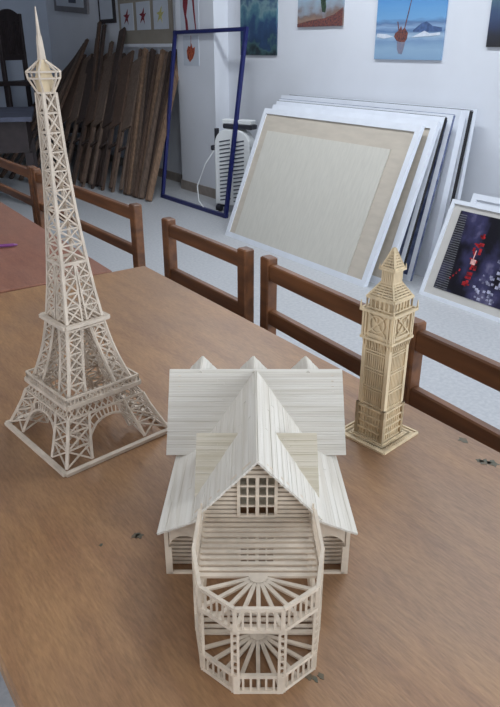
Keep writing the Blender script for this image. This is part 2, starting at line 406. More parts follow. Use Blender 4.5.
# ------------------------------------------------------------ clock tower model
def clock_tower():
    T = thing('clock_tower_model', 'matchstick clock tower model with pointed roof on a square lattice base, at the right',
              'model', (.621,.5595,.75), R(8))
    def side(k, u, a, h): return [V(u,-a,h), V(a,u,h), V(-u,a,h), V(-a,-u,h)][k]
    m='match_warm'
    mb = MB(); a=.0400
    for k in range(4):
        mb.bar(side(k,-a,a,.0015), side(k,a,a,.0015), .003, .003); b=.026; mb.bar(side(k,-b,b,.0015), side(k,b,b,.0015), .002, .003)
        n=18
        for i in range(n):
            u0=-a+2*a*i/n; u1=-a+2*a*(i+1)/n; s0=u0*b/a; s1=u1*b/a
            mb.bar(side(k,u0,a,.001), side(k,s1,b,.001), .0013); mb.bar(side(k,u1,a,.001), side(k,s0,b,.001), .0013)
    mb.build('base_plate', m, T)
    # lower stage with panels
    mb = MB(); a=.0225
    mb.box(-a+.002,a-.002,-a+.002,a-.002,.001,.05)
    for k in range(4):
        for i in (-1,1): mb.bar(side(k,i*(a-.001),a-.001,.001), side(k,i*(a-.001),a-.001,.052), .005)
        for h in (.003,.014,.025,.036,.048): mb.bar(side(k,-a,a,h), side(k,a,a,h), .0022)
        for i in range(7):
            u=-.015+.030*i/6; mb.bar(side(k,u,a-.0012,.003), side(k,u,a-.0012,.048), .0016)
    mb.build('lower_stage', m, T)
    # shaft
    mb = MB(); a=.0202
    mb.box(-a+.0022,a-.0022,-a+.0022,a-.0022,.05,.15)
    for k in range(4):
        mb.bar(side(k,a-.001,a-.001,.05), side(k,a-.001,a-.001,.15), .0055)
        for h in (.053,.076,.080,.104,.108,.130,.134): mb.bar(side(k,-a,a+.0004,h), side(k,a,a+.0004,h), .0016)
        for i in range(10):
            u=-.0155+.031*i/9; mb.bar(side(k,u,a-.0014,.05), side(k,u,a-.0014,.15), .0017)
    mb.build('shaft', m, T)
    # clock stage
    mb = MB(); a=.0235
    mb.box(-a+.0015,a-.0015,-a+.0015,a-.0015,.150,.190)
    for k in range(4):
        mb.bar(side(k,-.0245,.0245,.151), side(k,.0245,.0245,.151), .003); mb.bar(side(k,-.026,.026,.190), side(k,.026,.026,.190), .0035)
        mb.bar(side(k,-a,a,.157), side(k,a,a,.157), .0016)
        for u in (-.022,-.018,.018,.022): mb.bar(side(k,u,a,.151), side(k,u,a,.19), .0026)
        for i in range(9): mb.bar(side(k,-.019+.038*i/8,.0225,.140), side(k,-.019+.038*i/8,.0245,.150), .0015)
        mb.bar(side(k,.026,.026,.188), side(k,.026,.026,.202), .0026, w2=.0008)
    mb.build('clock_stage', m, T)
    for k in range(4):
        c = MB(); h0=.1735; r=.0115; aa=.0237
        c.tube([side(k,r*math.cos(t*math.pi/10),aa,h0+r*math.sin(t*math.pi/10)) for t in range(20)], .0011, 5, True)
        for s in (-1,1):
            c.bar(side(k,-.0145,aa,h0-s*.0145), side(k,.0145,aa,h0+s*.0145), .0017)
        c.bar(side(k,-.0148,aa,h0+.0148),side(k,.0148,aa,h0+.0148),.0016).bar(side(k,-.0148,aa,h0-.0148),side(k,.0148,aa,h0-.0148),.0016)
        o=c.build('clock_face', m, T)
        MB().bar(side(k,0,aa+.001,h0), side(k,.0,aa+.001,h0+.009), .0012).bar(side(k,0,aa+.001,h0), side(k,.006,aa+.001,h0-.002), .0012).build('clock_hands', m, o)
    # belfry with open arches
    mb = MB(); a=.0205
    mb.box(-.016,.016,-.016,.016,.190,.206)
    for k in range(4):
        mb.bar(side(k,-a,a,.193), side(k,a,a,.193), .002); mb.bar(side(k,-.0215,.0215,.207), side(k,.0215,.0215,.207), .0026)
        n=6
        for i in range(n+1):
            u=-a+2*a*i/n; mb.bar(side(k,u,a,.192), side(k,u,a,.206), .0019)
            if i<n:
                w=a/n; c0=u+w
                p=[side(k,c0-w*math.cos(t*math.pi/6),a,.2015+.0038*math.sin(t*math.pi/6)) for t in range(7)]
                for j in range(6): mb.bar(p[j],p[j+1],.001)
    mb.build('belfry', m, T)
    # slatted roofs
    def slat_roof(name, a0,h0,a1,h1,n):
        mb=MB()
        for k in range(4):
            mb.bar(side(k,a0,a0,h0), side(k,a1,a1,h1), .0022)
            for i in range(n+1):
                t=i/n; a=a0+(a1-a0)*t; h=h0+(h1-h0)*t
                mb.bar(side(k,-a,a,h), side(k,a,a,h), .0017 if i else .0024)
            for u in (-.5,0,.5):
                mb.bar(side(k,u*a0,a0-.0008,h0), side(k,u*a1,a1-.0008,h1), .0013)
        mb.build(name, m, T)
    slat_roof('lower_roof', .0205,.2085,.0092,.2265,6)
    mb=MB(); mb.box(-.008,.008,-.008,.008,.222,.244)
    for k in range(4):
        for i in range(7): mb.bar(side(k,-.0085+.017*i/6,.0086,.223), side(k,-.0085+.017*i/6,.0086,.2435), .0021)
        mb.bar(side(k,-.0118,.0118,.2445), side(k,.0118,.0118,.2445), .0026)
        mb.bar(side(k,.0118,.0118,.243), side(k,.0118,.0118,.251), .002, w2=.0007)
    mb.build('lantern', m, T)
    slat_roof('spire_roof', .0102,.2465,.0012,.2705,7)
clock_tower()

# ------------------------------------------------------------ house model
YAW = R(35.4)
def house():
    rt = V(math.cos(YAW), -math.sin(YAW), 0); fh = V(math.sin(YAW), math.cos(YAW), 0)
    o = rt*.0072 + fh*.537 + V(0,0,.75)
    T = thing('house_model', 'matchstick house model with pale gabled roofs and two-storey octagonal porch, at the front',
              'model', tuple(o), -YAW)
    m='match'
    def slope(name, A, B, D, Cc, mt, n=None, th=.0022):
        """sticks laid parallel to AB from edge AB down to edge DC (D below A, C below B)"""
        A,B,D,Cc = Vector(A),Vector(B),Vector(D),Vector(Cc)
        L = max((D-A).length,(Cc-B).length); n = n or max(3,int(L/.0030))
        nrm = (B-A).cross(D-A).normalized()
        if nrm.z<0: nrm=-nrm
        mb=MB()
        for i in range(n):
            t=(i+.5)/n; p=A.lerp(D,t); q=B.lerp(Cc,t); w=L/n*random.uniform(.90,.985)
            j=nrm*random.uniform(-.0003,.0003); 
            cut=random.choice([None,random.uniform(.25,.75)])
            if cut and (q-p).length>.06:
                r=p.lerp(q,cut); j2=nrm*random.uniform(-.0003,.0003)
                mb.bar(p+j,r+j,w,th,up=nrm); mb.bar(r+j2+(q-p).normalized()*.0002,q+j2,w,th,up=nrm)
            else: mb.bar(p+j,q+j,w,th,up=nrm)
        return mb.build(name, mt, T)
    # --- main block behind
    YR=.187
    slope('main_roof_slope', (-.1045,YR,.145),(.1045,YR,.145),(-.1045,.117,.069),(.1045,.117,.069),'roof_x')
    slope('main_roof_slope', (-.1045,YR,.145),(.1045,YR,.145),(-.1045,.257,.069),(.1045,.257,.069),'roof_x')
    def slat_wall(mb, p, q, h0, h1, pitch=.005, t=.0026, skip=None):
        n=int((h1-h0)/pitch)
        for i in range(n+1):
            h=h0+pitch*(i+.5)
            if h>h1: break
            a=Vector(p); b=Vector(q); a.z=b.z=h
            mb.bar(a,b,t,pitch*.62)
        return mb
    mb=MB(); xs=.092
    for a,b in (((-xs,.125,0),(xs,.125,0)),((xs,.125,0),(xs,.249,0)),((xs,.249,0),(-xs,.249,0)),((-xs,.249,0),(-xs,.125,0))):
        slat_wall(mb,a,b,.0,.076)
        for h in (.001,.076): mb.bar((a[0],a[1],h),(b[0],b[1],h),.003)
        mb.bar((a[0],a[1],0),(a[0],a[1],.077),.004)
    for s in (-1,1):
        for i in range(13):
            h=.079+i*.005; w=.062*(1-(h-.076)/.07)
            if w>0: mb.bar((s*xs,YR-w,h),(s*xs,YR+w,h),.0026,.0031)
    mb.build('main_walls', m, T)
    # --- three rear gables
    for cx in (-.067,-.003,.063):
        for s in (-1,1):
            slope('rear_gable_roof', (cx,YR-.004,.1445),(cx,YR+.040,.1445),(cx+s*.036,YR+.025,.1053),(cx+s*.036,YR+.040,.1053),'roof')
        mb=MB()
        for i in range(11):
            h=.106+i*.005; w=.050*(1-(h-.0876)/.057)-.001
            if w>.001: mb.bar((cx-w,YR+.036,h),(cx+w,YR+.036,h),.0026,.0031)
        mb.build('rear_gable_wall', m, T)
    # --- central gable roof running from the ridge to the facade
    for s in (-1,1):
        slope('front_gable_roof', (0,-.010,.1445),(0,YR-.002,.1445),(s*.0665,-.010,.0735),(s*.0665,YR-.002,.0735),'roof',24)
    # --- transverse roof between main roof and facade
    for s in (-1,1):
        slope('cross_roof', (s*.0645,.075,.1235),(s*.002,.075,.1235),(s*.0645,.020,.0715),(s*.002,.020,.0715),'roof_yellow',30)
        slope('cross_roof', (s*.0645,.075,.1235),(s*.002,.075,.1235),(s*.0645,.119,.0755),(s*.002,.119,.0755),'roof_yellow',14)
        mb=MB()
        for i in range(11):
            h=.072+i*.0048
            if h<.122:
                ya=.022+(h-.0715)*1.06; mb.bar((s*.061,ya+.002,h),(s*.061,.073+(.1235-h)/1.09,h),.0026,.0031)
        mb.build('cross_gable_wall', m, T)
    # --- wing roofs falling to the sides
    for s in (-1,1):
        slope('wing_roof', (s*.054,-.012,.0795),(s*.054,.122,.0795),(s*.0995,-.012,.0605),(s*.0935,.122,.0630),'roof',16)
        # wing front wall with arch
        mb=MB(); x0,x1=.054,.0925; y=.0
        mb.bar((s*x0,y,.0015),(s*x1,y,.0015),.003,.003); mb.bar((s*x1,y,0),(s*x1,y,.060),.004,.003)
        mb.bar((s*x0,y,.0),(s*x0,y,.074),.004,.003)
        mb.bar((s*x0,y,.072),(s*x1,y,.059),.004)
        cx=(x0+x1)/2+.001; w=.0150; hs_=.036
        arc=[V(s*(cx-w*math.cos(t*math.pi/12)),y,hs_+.014*math.sin(t*math.pi/12)) for t in range(13)]
        for i in range(12):
            top=lambda v: V(v.x,v.y,.0795-(abs(v.x)-.054)*.42-.006)
            a,b=arc[i],arc[i+1]
            mb.prism([a-V(0,.0014,0),b-V(0,.0014,0),top(b)-V(0,.0014,0),top(a)-V(0,.0014,0)],[a+V(0,.0014,0),b+V(0,.0014,0),top(b)+V(0,.0014,0),top(a)+V(0,.0014,0)])
        mb.bar(V(s*(cx-w),y,0),arc[0],.003); mb.bar(V(s*(cx+w),y,0),arc[-1],.003)
        mb.build('wing_arch', m, T)
        mb=MB(); slat_wall(mb,(s*.056,.014,0),(s*.091,.014,0),.0,.056,.0052)
        slat_wall(mb,(s*.0925,.0,0),(s*.0925,.125,0),.0,.060,.0052)
        mb.bar((s*.0925,.125,0),(s*.0925,.125,.061),.003)
        mb.build('wing_wall', m, T)
    # --- facade
    mb=MB(); hw=.0595; wx=.0185
    def half(h): return min(hw, .0645*(1-(h-.0745)/.0715)) if h>.0745 else .054
    h=.0025
    while h<.142:
        w=half(h)-.001
        up=.0745<h<.1235; low=.010<h<.050
        if up or low:
            for s in (-1,1): 
                if w>wx+.001: mb.bar((s*wx,0,h),(s*w,0,h),.0026,.0033)
        elif w>.001: mb.bar((-w,0,h),(w,0,h),.0026,.0033)
        h+=.0052
    for s in (-1,1):
        mb.bar((s*.054,0,0),(s*.054,0,.079),.0042)
        mb.bar((0,-.001,.1435),(s*.0625,-.001,.0765),.003,.0035)
    mb.build('facade_wall', m, T)
    for z0,z1 in ((.0755,.123),(.010,.050)):
        f=MB()
        for s in (-1,1): f.bar((s*wx,-.001,z0),(s*wx,-.001,z1),.0032)
        f.bar((-wx,-.001,z0),(wx,-.001,z0),.0030); f.bar((-wx,-.001,z1),(wx,-.001,z1),.0030)
        f.bar((0,-.001,z0),(0,-.001,z1),.0036)
        for s in (-1,1): f.bar((s*wx*.52,-.001,z0),(s*wx*.52,-.001,z1),.0018)
        for i in (1,2,3): f.bar((-wx,-.001,z0+(z1-z0)*i/4),(wx,-.001,z0+(z1-z0)*i/4),.0019)
        f.build('window_grid', m, T)
    # --- porch: half octagon
    HY=-.082
    poly=[(-.0575,HY+.010),(-.0490,HY-.036),(-.0195,HY-.060),(.0195,HY-.060),(.0490,HY-.036),(.0575,HY+.010)]
    def ring(mb, h, w, hh=None, sc=1.0):
        for a,b in zip(poly[:-1],poly[1:]): mb.bar((a[0]*sc,HY+(a[1]-HY)*sc,h),(b[0]*sc,HY+(b[1]-HY)*sc,h),w,hh)
    def railing(name, z0, z1, n=6):
        mb=MB(); ring(mb,z1,.0032); ring(mb,z0+.002,.0036)
        for a,b in zip(poly[:-1],poly[1:]):
            for i in range(1,n):
                t=i/n; p=(a[0]+(b[0]-a[0])*t, a[1]+(b[1]-a[1])*t)
                mb.bar((*p,z0),(*p,z1),.0019)
        for p in poly: mb.bar((*p,z0),(*p,z1+.001),.0034)
        mb.build(name, m, T)
    def fan(name, h):
        mb=MB(); hub=V(0,HY,h)
        import itertools
        mb.bar((-.054,HY+.002,h),(.054,HY+.002,h),.0045,.0025)
        for k in range(9):
            a=math.pi*(k+0.5)/9 if False else math.pi*(k+1)/10
            d=V(math.cos(a),-math.sin(a),0)
            best=None
            for p,q in zip(poly[:-1],poly[1:]):
                p2=V(p[0],p[1]-HY); q2=V(q[0],q[1]-HY)
                ex,ey=q2.x-p2.x,q2.y-p2.y; den=d.x*ey-d.y*ex
                if abs(den)<1e-9: continue
                t=(p2.x*ey-p2.y*ex)/den; u=(p2.x*d.y-p2.y*d.x)/den
                if t>0 and -.001<=u<=1.001 and (best is None or t<best): best=t
            if best: mb.bar(hub+d*.004,hub+d*best,.0036,.0022)
        pts=[hub+V(.0085*math.cos(math.pi*i/8),-.0085*math.sin(math.pi*i/8),0) for i in range(9)]
        mb.prism([p-V(0,0,.001) for p in pts],[p+V(0,0,.0014) for p in pts])
        mb.build(name, m, T)
    railing('lower_railing', .0, .0195); railing('upper_railing', .070, .0945)
    fan('fan_floor', .0025); fan('fan_floor', .0715)
    def deck(name,h,w,m_):
        mb=MB(); n=10
        for i in range(m_):
            y=HY+.009+(-.003-HY-.009)*i/(n-1); mb.bar((-.0535,y,h),(.0535,y,h),w,.0022)
        for s in (-1,1): mb.bar((s*.0535,HY,h-.002),(s*.0535,0,h-.002),.003)
        mb.build(name,m,T)
    deck('slatted_deck',.0715,.0040,10); deck('slatted_deck',.0025,.0036,3)
    for s in (-1,1):
        mb=MB(); mb.bar((s*.0575,HY+.010,.0945),(s*.0555,-.018,.0945),.0030); mb.bar((s*.0575,HY+.010,.072),(s*.0545,-.002,.072),.003)
        for i in range(1,10):
            y=HY+.010+(-.010-HY)*i/10; mb.bar((s*(.0575-.003*i/10),y,.072),(s*(.0575-.003*i/10),y,.0945),.0018)
        mb.build('side_railing', m, T)
        mb=MB()
        mb.bar((s*.0575,HY+.010,.0195),(s*.0545,-.004,.0195),.0028)
        mb.bar((s*.0575,HY+.010,.002),(s*.0545,-.004,.002),.003)
        for i in range(1,10):
            y=HY+.010+(-.010-HY)*i/10; mb.bar((s*(.0575-.003*i/10),y,.0),(s*(.0575-.003*i/10),y,.0195),.0018)
        mb.bar((s*.0545,-.04,0),(s*.0545,-.04,.07),.003)
        mb.build('side_railing', m, T)
    for x,y in poly:
        d=V(x,y-HY,0).normalized(); tt=V(-d.y,d.x,0)
        mb=MB()
        for s in (-1,1):
            mb.bar(V(x,y,0)+tt*s*.0026,V(x,y,.0715)+tt*s*.0026,.0022)
        for i in range(9): mb.bar(V(x,y,.006+i*.0078)-tt*.0026,V(x,y,.006+i*.0078)+tt*.0026,.0016)
        mb.build('porch_column', m, T)
house()

# ------------------------------------------------------------ pen
p = MB().tube([(0,-.0,0),(.012,0,0),(.11,0,0),(.125,0,0)],[.0015,.0045,.0045,.004],10).build('pen','pen',None,True,(.516,1.833,.7560),R(160))
tag(p,'purple pen lying on the reddish table at the left edge','pen')
blotches('paint_stain',[(.705,.476,.007,.8)],'small dark green dried paint blotch beside the bench rail, right of the clock tower')
blotches('paint_stain',[(.684,.424,.007,1.0),(.690,.416,.008,.8),(.681,.430,.005,.8)],'larger dark green dried paint stain at the right edge of the tabletop')
blotches('paint_stain',[(.2796,.3044,.003,1),(.2826,.2998,.0035,.6),(.2888,.2991,.0035,.7)],'cluster of small dark paint spots on the table, right of the house porch')
blotches('paint_stain',[(.2427,.5574,.0045,1),(.2390,.5600,.0035,1.3)],'faint green paint stain on the table left of the house roof')
blotches('paint_stain',[(.2016,.5683,.0018,1.2)],'tiny dark speck on the table between the lattice tower and the house')

# ------------------------------------------------------------ leaning frames
def leaning(name, label, xb, xt, zt, y0, y1, cat, depth=.022, bar_w=.035, canvas='white_frame', group=None, zb=0, frame='white_frame', inset=None, side=None, yshift=0):
    """rectangular framed panel leaning towards +x; local u along y, w up the slope"""
    t = thing(name, label, cat, (xb,(y0+y1)/2,zb), 0, group)
    d = V(xt-xb, yshift, zt-zb); Ls = d.length; up = d.normalized(); n = V(-up.z,0,up.x)  # towards the room (-x)
    hw = (y1-y0)/2; u = V(0,-1,0)   # u points to -y (right in the photo)
    def P(a,b,c): return u*a+up*b+n*c
    def blk(mb,a0,a1,b0,b1,c0,c1):
        return mb.prism([P(a0,b0,c0),P(a1,b0,c0),P(a1,b1,c0),P(a0,b1,c0)],[P(a0,b0,c1),P(a1,b0,c1),P(a1,b1,c1),P(a0,b1,c1)])
    f = MB(); w = bar_w
    blk(f,-hw,hw,0,w,-depth,0); blk(f,-hw,hw,Ls-w,Ls,-depth,0); blk(f,-hw,-hw+w,w,Ls-w,-depth,0); blk(f,hw-w,hw,w,Ls-w,-depth,0)
    f.build('frame', frame, t)
    if side:
        s_ = MB(); blk(s_,hw,hw+.003,.002,Ls-.002,-depth+.002,-.003); blk(s_,-hw,hw,Ls,Ls+.003,-depth+.002,-.003); s_.build('canvas_edge_and_shade', side, t)
    c = MB(); blk(c,-hw+w,hw-w,w,Ls-w,-depth+.003,-.008); c.build('panel', canvas, t)
    return t, P, blk, hw, Ls
G2='large white stretched frames stacked against the right wall'
t,P,blk,hw,Ls = leaning('picture_frame','front white frame of the stack with beige board inside, nearest the benches',2.63,2.985,.862,2.575,4.02,'frame',.028,.036,'canvas_back',G2)
c=MB(); blk(c,-hw+.11,hw-.165,.036,Ls-.15,-.006,.0); c.build('loose_board','canvas_pale',t)
leaning('picture_frame','second white frame from the front, beige strip showing beside it',2.735,3.045,.885,2.515,4.0,'frame',.028,.04,'canvas_back',G2)
leaning('picture_frame','third frame of the stack, blue and white canvas, gap shadow painted as black edge',2.85,3.10,.905,2.52,4.03,'frame',.022,.03,'navy_edge',G2,side='black')  # black side strip paints the dark shadow between the frames
leaning('picture_frame','fourth frame of the stack, thin with dark blue edge',2.93,3.145,.915,2.50,4.06,'frame',.018,.03,'navy_edge',G2,side='navy_edge')
leaning('picture_frame','fifth frame of the stack, wide pale side and white top',3.06,3.21,.935,2.50,4.12,'frame',.05,.04,'white_frame',G2)
leaning('picture_frame','sixth frame of the stack with black canvas edge',3.15,3.28,.932,2.50,4.12,'frame',.034,.04,'black',G2,side='black')
leaning('picture_frame','rearmost white frame of the stack, closest to the right wall',3.25,3.34,.935,2.515,4.10,'frame',.03,.04,'white_frame',G2)

# black framed print at right
def print_mat():
    m = bpy.data.materials.new('dark_print'); m.use_nodes=True
    nt=m.node_tree; b=nt.nodes['Principled BSDF']; L=nt.links.new; b.inputs['Roughness'].default_value=.3
    tc=nt.nodes.new('ShaderNodeTexCoord')
    n=nt.nodes.new('ShaderNodeTexNoise'); n.inputs['Scale'].default_value=7; n.inputs['Detail'].default_value=4; L(tc.outputs['Object'],n.inputs['Vector'])
    r=nt.nodes.new('ShaderNodeValToRGB'); e=r.color_ramp.elements
    e[0].position=.45; e[0].color=(*lin((22,20,28)),1); e[1].position=.62; e[1].color=(*lin((60,58,92)),1)
    x=e.new(.75); x.color=(*lin((130,125,150)),1)
    L(n.outputs['Fac'],r.inputs[0]); L(r.outputs[0],b.inputs['Base Color']); return m
M['print']=print_mat()
M['print_red']=mat('print_red',(176,34,38),.4,.6,40,rgb2=(90,16,24))
M['print_white']=mat('print_white',(176,176,196),.4,.5,40,rgb2=(80,80,104))
M['print_hatch']=mat('print_hatch',(112,112,116),.4,.3,60)
M['print_glow']=mat('print_pink',(226,178,170),.4,.3,60)
t,P,blk,hw,Ls = leaning('framed_print','white framed dark print with red shapes leaning at the right edge',2.805,3.0,.505,1.25,2.322,'picture',.022,.022,'mat_board')
c=MB(); blk(c,-hw+.075,hw-.075,.062,Ls-.050,-.0078,-.0055); c.build('print','print',t)
c=MB(); a0=-hw+.078
for i in range(34):
    b0=.066+i*.0122
    if b0<Ls-.06:
        blk(c,a0,a0+.085-.0012*i,b0,b0+.0045,-.0055,-.005)
c.build('hatching','print_hatch',t)
c=MB()
random.seed(3)
for i in range(7):   # column of broken red letter shapes
    b=.115+i*.042
    for q in range(5):
        a=a0+.150+random.uniform(0,.045); bb=b+random.uniform(0,.022)
        blk(MB(),a,a+random.uniform(.008,.024),bb,bb+random.uniform(.006,.020),-.0055,-.0048).build('red_mark','print_red',t)
for i in range(4): blk(MB(),a0+.075+i*.013,a0+.083+i*.013,.13+i*.018,.142+i*.018,-.0055,-.0048).build('red_mark','print_red',t)
c=MB(); blk(c,a0+.165,a0+.195,.235,.262,-.0048,-.0044); blk(c,a0+.172,a0+.178,.262,.31,-.0048,-.0044); c.build('highlight','print_glow',t)
c=MB()
for i in range(150):
    b=random.uniform(.066,.33); a=a0+.22+random.uniform(0,.40) ; s_=random.uniform(.010,.022)
    if b>.2 and a<a0+.30: continue
    if a+s_<hw-.08: blk(MB(),a,a+s_,b,b+s_*.8,-.0055,-.0049).build('pale_mark','print_white',t)
leaning('picture_frame','white frame leaning just behind the dark print at the right edge',2.90,3.09,.535,1.22,2.26,'frame',.03,.03,'white_frame')

# ------------------------------------------------------------ blue frame leaning on the pillar
def blue_frame():
    pts=[V(2.905,5.47,.016),V(2.93,4.46,.016),V(3.262,4.64,1.38),V(3.262,5.74,1.372)]
    c0=V(2.92,4.97,0)
    t=thing('blue_metal_frame','tall navy blue empty metal frame leaning against the white pillar','frame',tuple(c0))
    names=['bottom_bar','side_bar','top_bar','side_bar']
    for i in range(4):
        a=pts[i]-c0; b=pts[(i+1)%4]-c0; d=(b-a).normalized()*.014
        MB().bar(a-d,b+d,.030,.026,up=(1,0,0)).build(names[i],'navy',t)
blue_frame()

# ------------------------------------------------------------ heater between pillar and frames
def heater():
    t=thing('electric_heater','white louvred electric heater with rounded top standing beside the pillar behind the blue frame','heater',(3.12,4.60,0),R(24))
    # body outline in (y,z), thickness in x
    hw=.165; z0=.06; z1=.66
    out=[(-hw,z0),(hw,z0),(hw,z1-.12)]
    for k in range(1,9):
        a=k/8*math.pi/2; out.append((hw-.12+.12*math.cos(a),z1-.12+.12*math.sin(a)))
    for k in range(0,8):
        a=math.pi/2+k/8*math.pi/2; out.append((-hw+.12+.12*math.cos(a),z1-.12+.12*math.sin(a)))
    out.append((-hw,z1-.12))
    b=MB().prism([V(-.05,y,z) for y,z in out],[V(.05,y,z) for y,z in out]).build('body','plastic',t)
    md=b.modifiers.new('b','BEVEL'); md.width=.008; md.segments=2
    for s in (-1,1):
        mb=MB()
        for i in range(16):
            z=.10+i*.031; y=s*.065
            mb.prism([V(-.0535,y-.05,z+.012),V(-.0535,y+.05,z-.008),V(-.0535,y+.05,z+.002),V(-.0535,y-.05,z+.022)],
                     [V(-.049,y-.05,z+.012),V(-.049,y+.05,z-.008),V(-.049,y+.05,z+.002),V(-.049,y-.05,z+.022)])
        mb.build('louvre_gaps','slot',t)  # dark strips put the shade between the slats into colour
    MB().box(-.04,.05,-.18,.09,.665,.70,.006).build('top_handle','dark_plastic',t)
    MB().box(-.035,.045,-.17,.10,.70,.735,.006).build('top_cap','plastic',t)
    MB().box(-.055,-.01,.165,.20,.49,.53,.006).box(-.03,.0,.15,.175,.52,.66).build('control_knob','dark_plastic',t)
    for y in (-.13,.13): MB().tube([(-.045,y-.02,.03),(-.045,y+.02,.03)],.028,12).box(-.06,.06,y-.012,y+.012,.03,.065).build('castor','dark_plastic',t)
    MB().tube([(-.05,.17,.49),(-.08,.24,.38),(-.10,.31,.20),(-.10,.30,.08),(-.10,.24,.015),(-.08,.12,.008)],.005,6).build('cable','plastic',t)
heater()

# ------------------------------------------------------------ pictures on the wall
def wall_picture(name,label,cat,y0,y1,z0,z1,m,x=X1,th=.012,rot=0,group=None):
    mb=MB().box(-th,.0,-(y1-y0)/2,(y1-y0)/2,0,z1-z0)
    o=mb.build(name,m,None,False,(x,(y0+y1)/2,z0)); o.rotation_euler=(rot,0,0)
    return tag(o,label,cat,group)
M['p_teal']=painting_mat('teal_seascape_paint',[(0,(30,42,50)),(.15,(60,92,96)),(.25,(36,60,92)),(.5,(44,72,108)),(.7,(70,112,128)),(.85,(110,140,146)),(1,(58,86,116))],1,3.5,stretch=(1,1.2,1.2),distort=1.1)
M['p_tree']=painting_mat('lakeside_paint',[(0,(120,110,108)),(.06,(146,120,104)),(.2,(122,104,98)),(.32,(140,146,156)),(.5,(150,172,190)),(.7,(120,150,176)),(1,(150,170,190))],1,4,stretch=(1,1,1.5),distort=.6)
M['p_ship']=painting_mat('ship_seascape_paint',[(0,(130,160,190)),(.12,(142,172,198)),(.22,(120,150,184)),(.28,(160,185,208)),(.335,(86,118,160)),(.38,(140,168,200)),(.43,(92,120,160)),(.48,(110,160,204)),(.7,(88,146,200)),(1,(80,138,196))],1,5,stretch=(1,1,5),distort=.09)
M['p_dark']=painting_mat('dusk_seascape_paint',[(0,(40,38,40)),(.12,(44,46,56)),(.25,(50,60,88)),(.4,(60,78,110)),(.6,(90,120,130)),(1,(120,150,150))],1,4,distort=.2)
M['p_brown']=mat('ship_brown_paint',(120,70,58),.7,.5,80,rgb2=(70,50,60)); M['p_green']=mat('tree_green_paint',(52,74,52),.7,.5,50,rgb2=(36,44,44))
M['p_reflect']=mat('ship_reflection_paint',(128,120,130),.7,.4,90,rgb2=(110,120,146)); M['p_foam']=mat('foam_white_paint',(206,214,226),.7,.1,50); M['p_hill']=mat('hill_blue_paint',(72,96,140),.7,.3,50)
def patch(mb, pts, x): # flat paint shape, pts (y,z)
    mb.prism([V(x,a,b) for a,b in pts],[V(x-.0015,a,b) for a,b in pts])
wall_picture('painting','teal and dark blue stormy seascape painting, leftmost on the right wall','painting',4.45,4.93,1.195,1.60,'p_teal')
w=wall_picture('painting','small painting of a lakeside tree above brown shore, second from the left','painting',3.72,4.20,1.385,1.74,'p_tree')
mb=MB(); x=-.0121
patch(mb,[(-.03,.09),(-.06,.085),(-.07,.12),(-.06,.16),(-.12,.17),(-.14,.23),(-.11,.35),(.02,.35),(.03,.22),(-.01,.16),(-.02,.12)],x); mb.build('painted_tree','p_green',w)
mb=MB(); patch(mb,[(-.24,.0),(-.24,.11),(-.15,.07),(-.05,.05),(.1,.04),(.24,.02),(.24,.0)],x-.0003); mb.build('painted_shore','p_brown',w)
w=wall_picture('painting','blue seascape painting of a small sailing ship on white waves, hanging mid wall','painting',2.85,3.40,1.182,1.66,'p_ship')
mb=MB(); patch(mb,[(.105,.150),(.112,.130),(.09,.108),(.06,.100),(.02,.100),(.005,.115),(.000,.150),(.012,.162),(.03,.180),(.05,.165),(.06,.190),(.075,.165)],x); mb.build('painted_hull','p_brown',w)
mb=MB(); patch(mb,[(.085,.108),(.08,.06),(.065,.035),(.035,.030),(.025,.06),(.015,.108)],x+.0004); mb.build('painted_reflection','p_reflect',w)
mb=MB(); patch(mb,[(.034,.17),(.027,.17),(-.012,.345),(-.009,.347)],x-.0002); mb.build('painted_mast','p_brown',w)
mb=MB(); patch(mb,[(.078,.16),(.070,.16),(.088,.215),(.094,.213)],x-.0002); mb.build('painted_bowsprit','p_brown',w)
mb=MB(); patch(mb,[(-.04,.165),(-.10,.20),(-.14,.21),(-.19,.185),(-.26,.175),(-.26,.155),(-.04,.155)],x+.0003); mb.build('painted_hill','p_hill',w)
mb=MB(); patch(mb,[(-.03,.125),(-.09,.145),(-.13,.16),(-.17,.145),(-.25,.15),(-.25,.135),(-.15,.13)],x-.0001); mb.build('painted_foam','p_foam',w)
mb=MB(); patch(mb,[(.26,.15),(.18,.145),(.12,.13),(.2,.12),(.26,.13)],x-.0001); mb.build('painted_foam','p_foam',w)
wall_picture('painting','dark dusk painting cut off by the right edge of view','painting',2.02,2.545,1.253,1.68,'p_dark')

# sheets on the pillar
w=wall_picture('drawing_sheet','sheet with long red painted shapes, upper one on the pillar','drawing',5.36,5.66,1.37,1.72,'paper',3.28,.004)
mb=MB(); x=-.0042
patch(mb,[(.09,.35),(.10,.20),(.07,.10),(.06,.01),(.02,.01),(.03,.09),(.05,.13),(.02,.22),(-.01,.35)],x); patch(mb,[(-.05,.30),(-.07,.15),(-.10,.0),(-.11,.02),(-.09,.18),(-.08,.33)],x); mb.build('red_shapes','red_ink',w)
w=wall_picture('drawing_sheet','sheet with an orange red leaf painting, lower one on the pillar','drawing',5.37,5.63,1.105,1.345,'paper',3.28,.004)
mb=MB(); patch(mb,[(.04,.16),(.07,.12),(.06,.06),(.02,.03),(-.03,.06),(-.06,.10),(-.07,.15),(-.03,.14),(-.01,.18),(.01,.15)],x); patch(mb,[(.002,.15),(-.002,.15),(-.012,.24),(-.006,.24)],x); mb.build('painted_leaf','orange_ink',w)

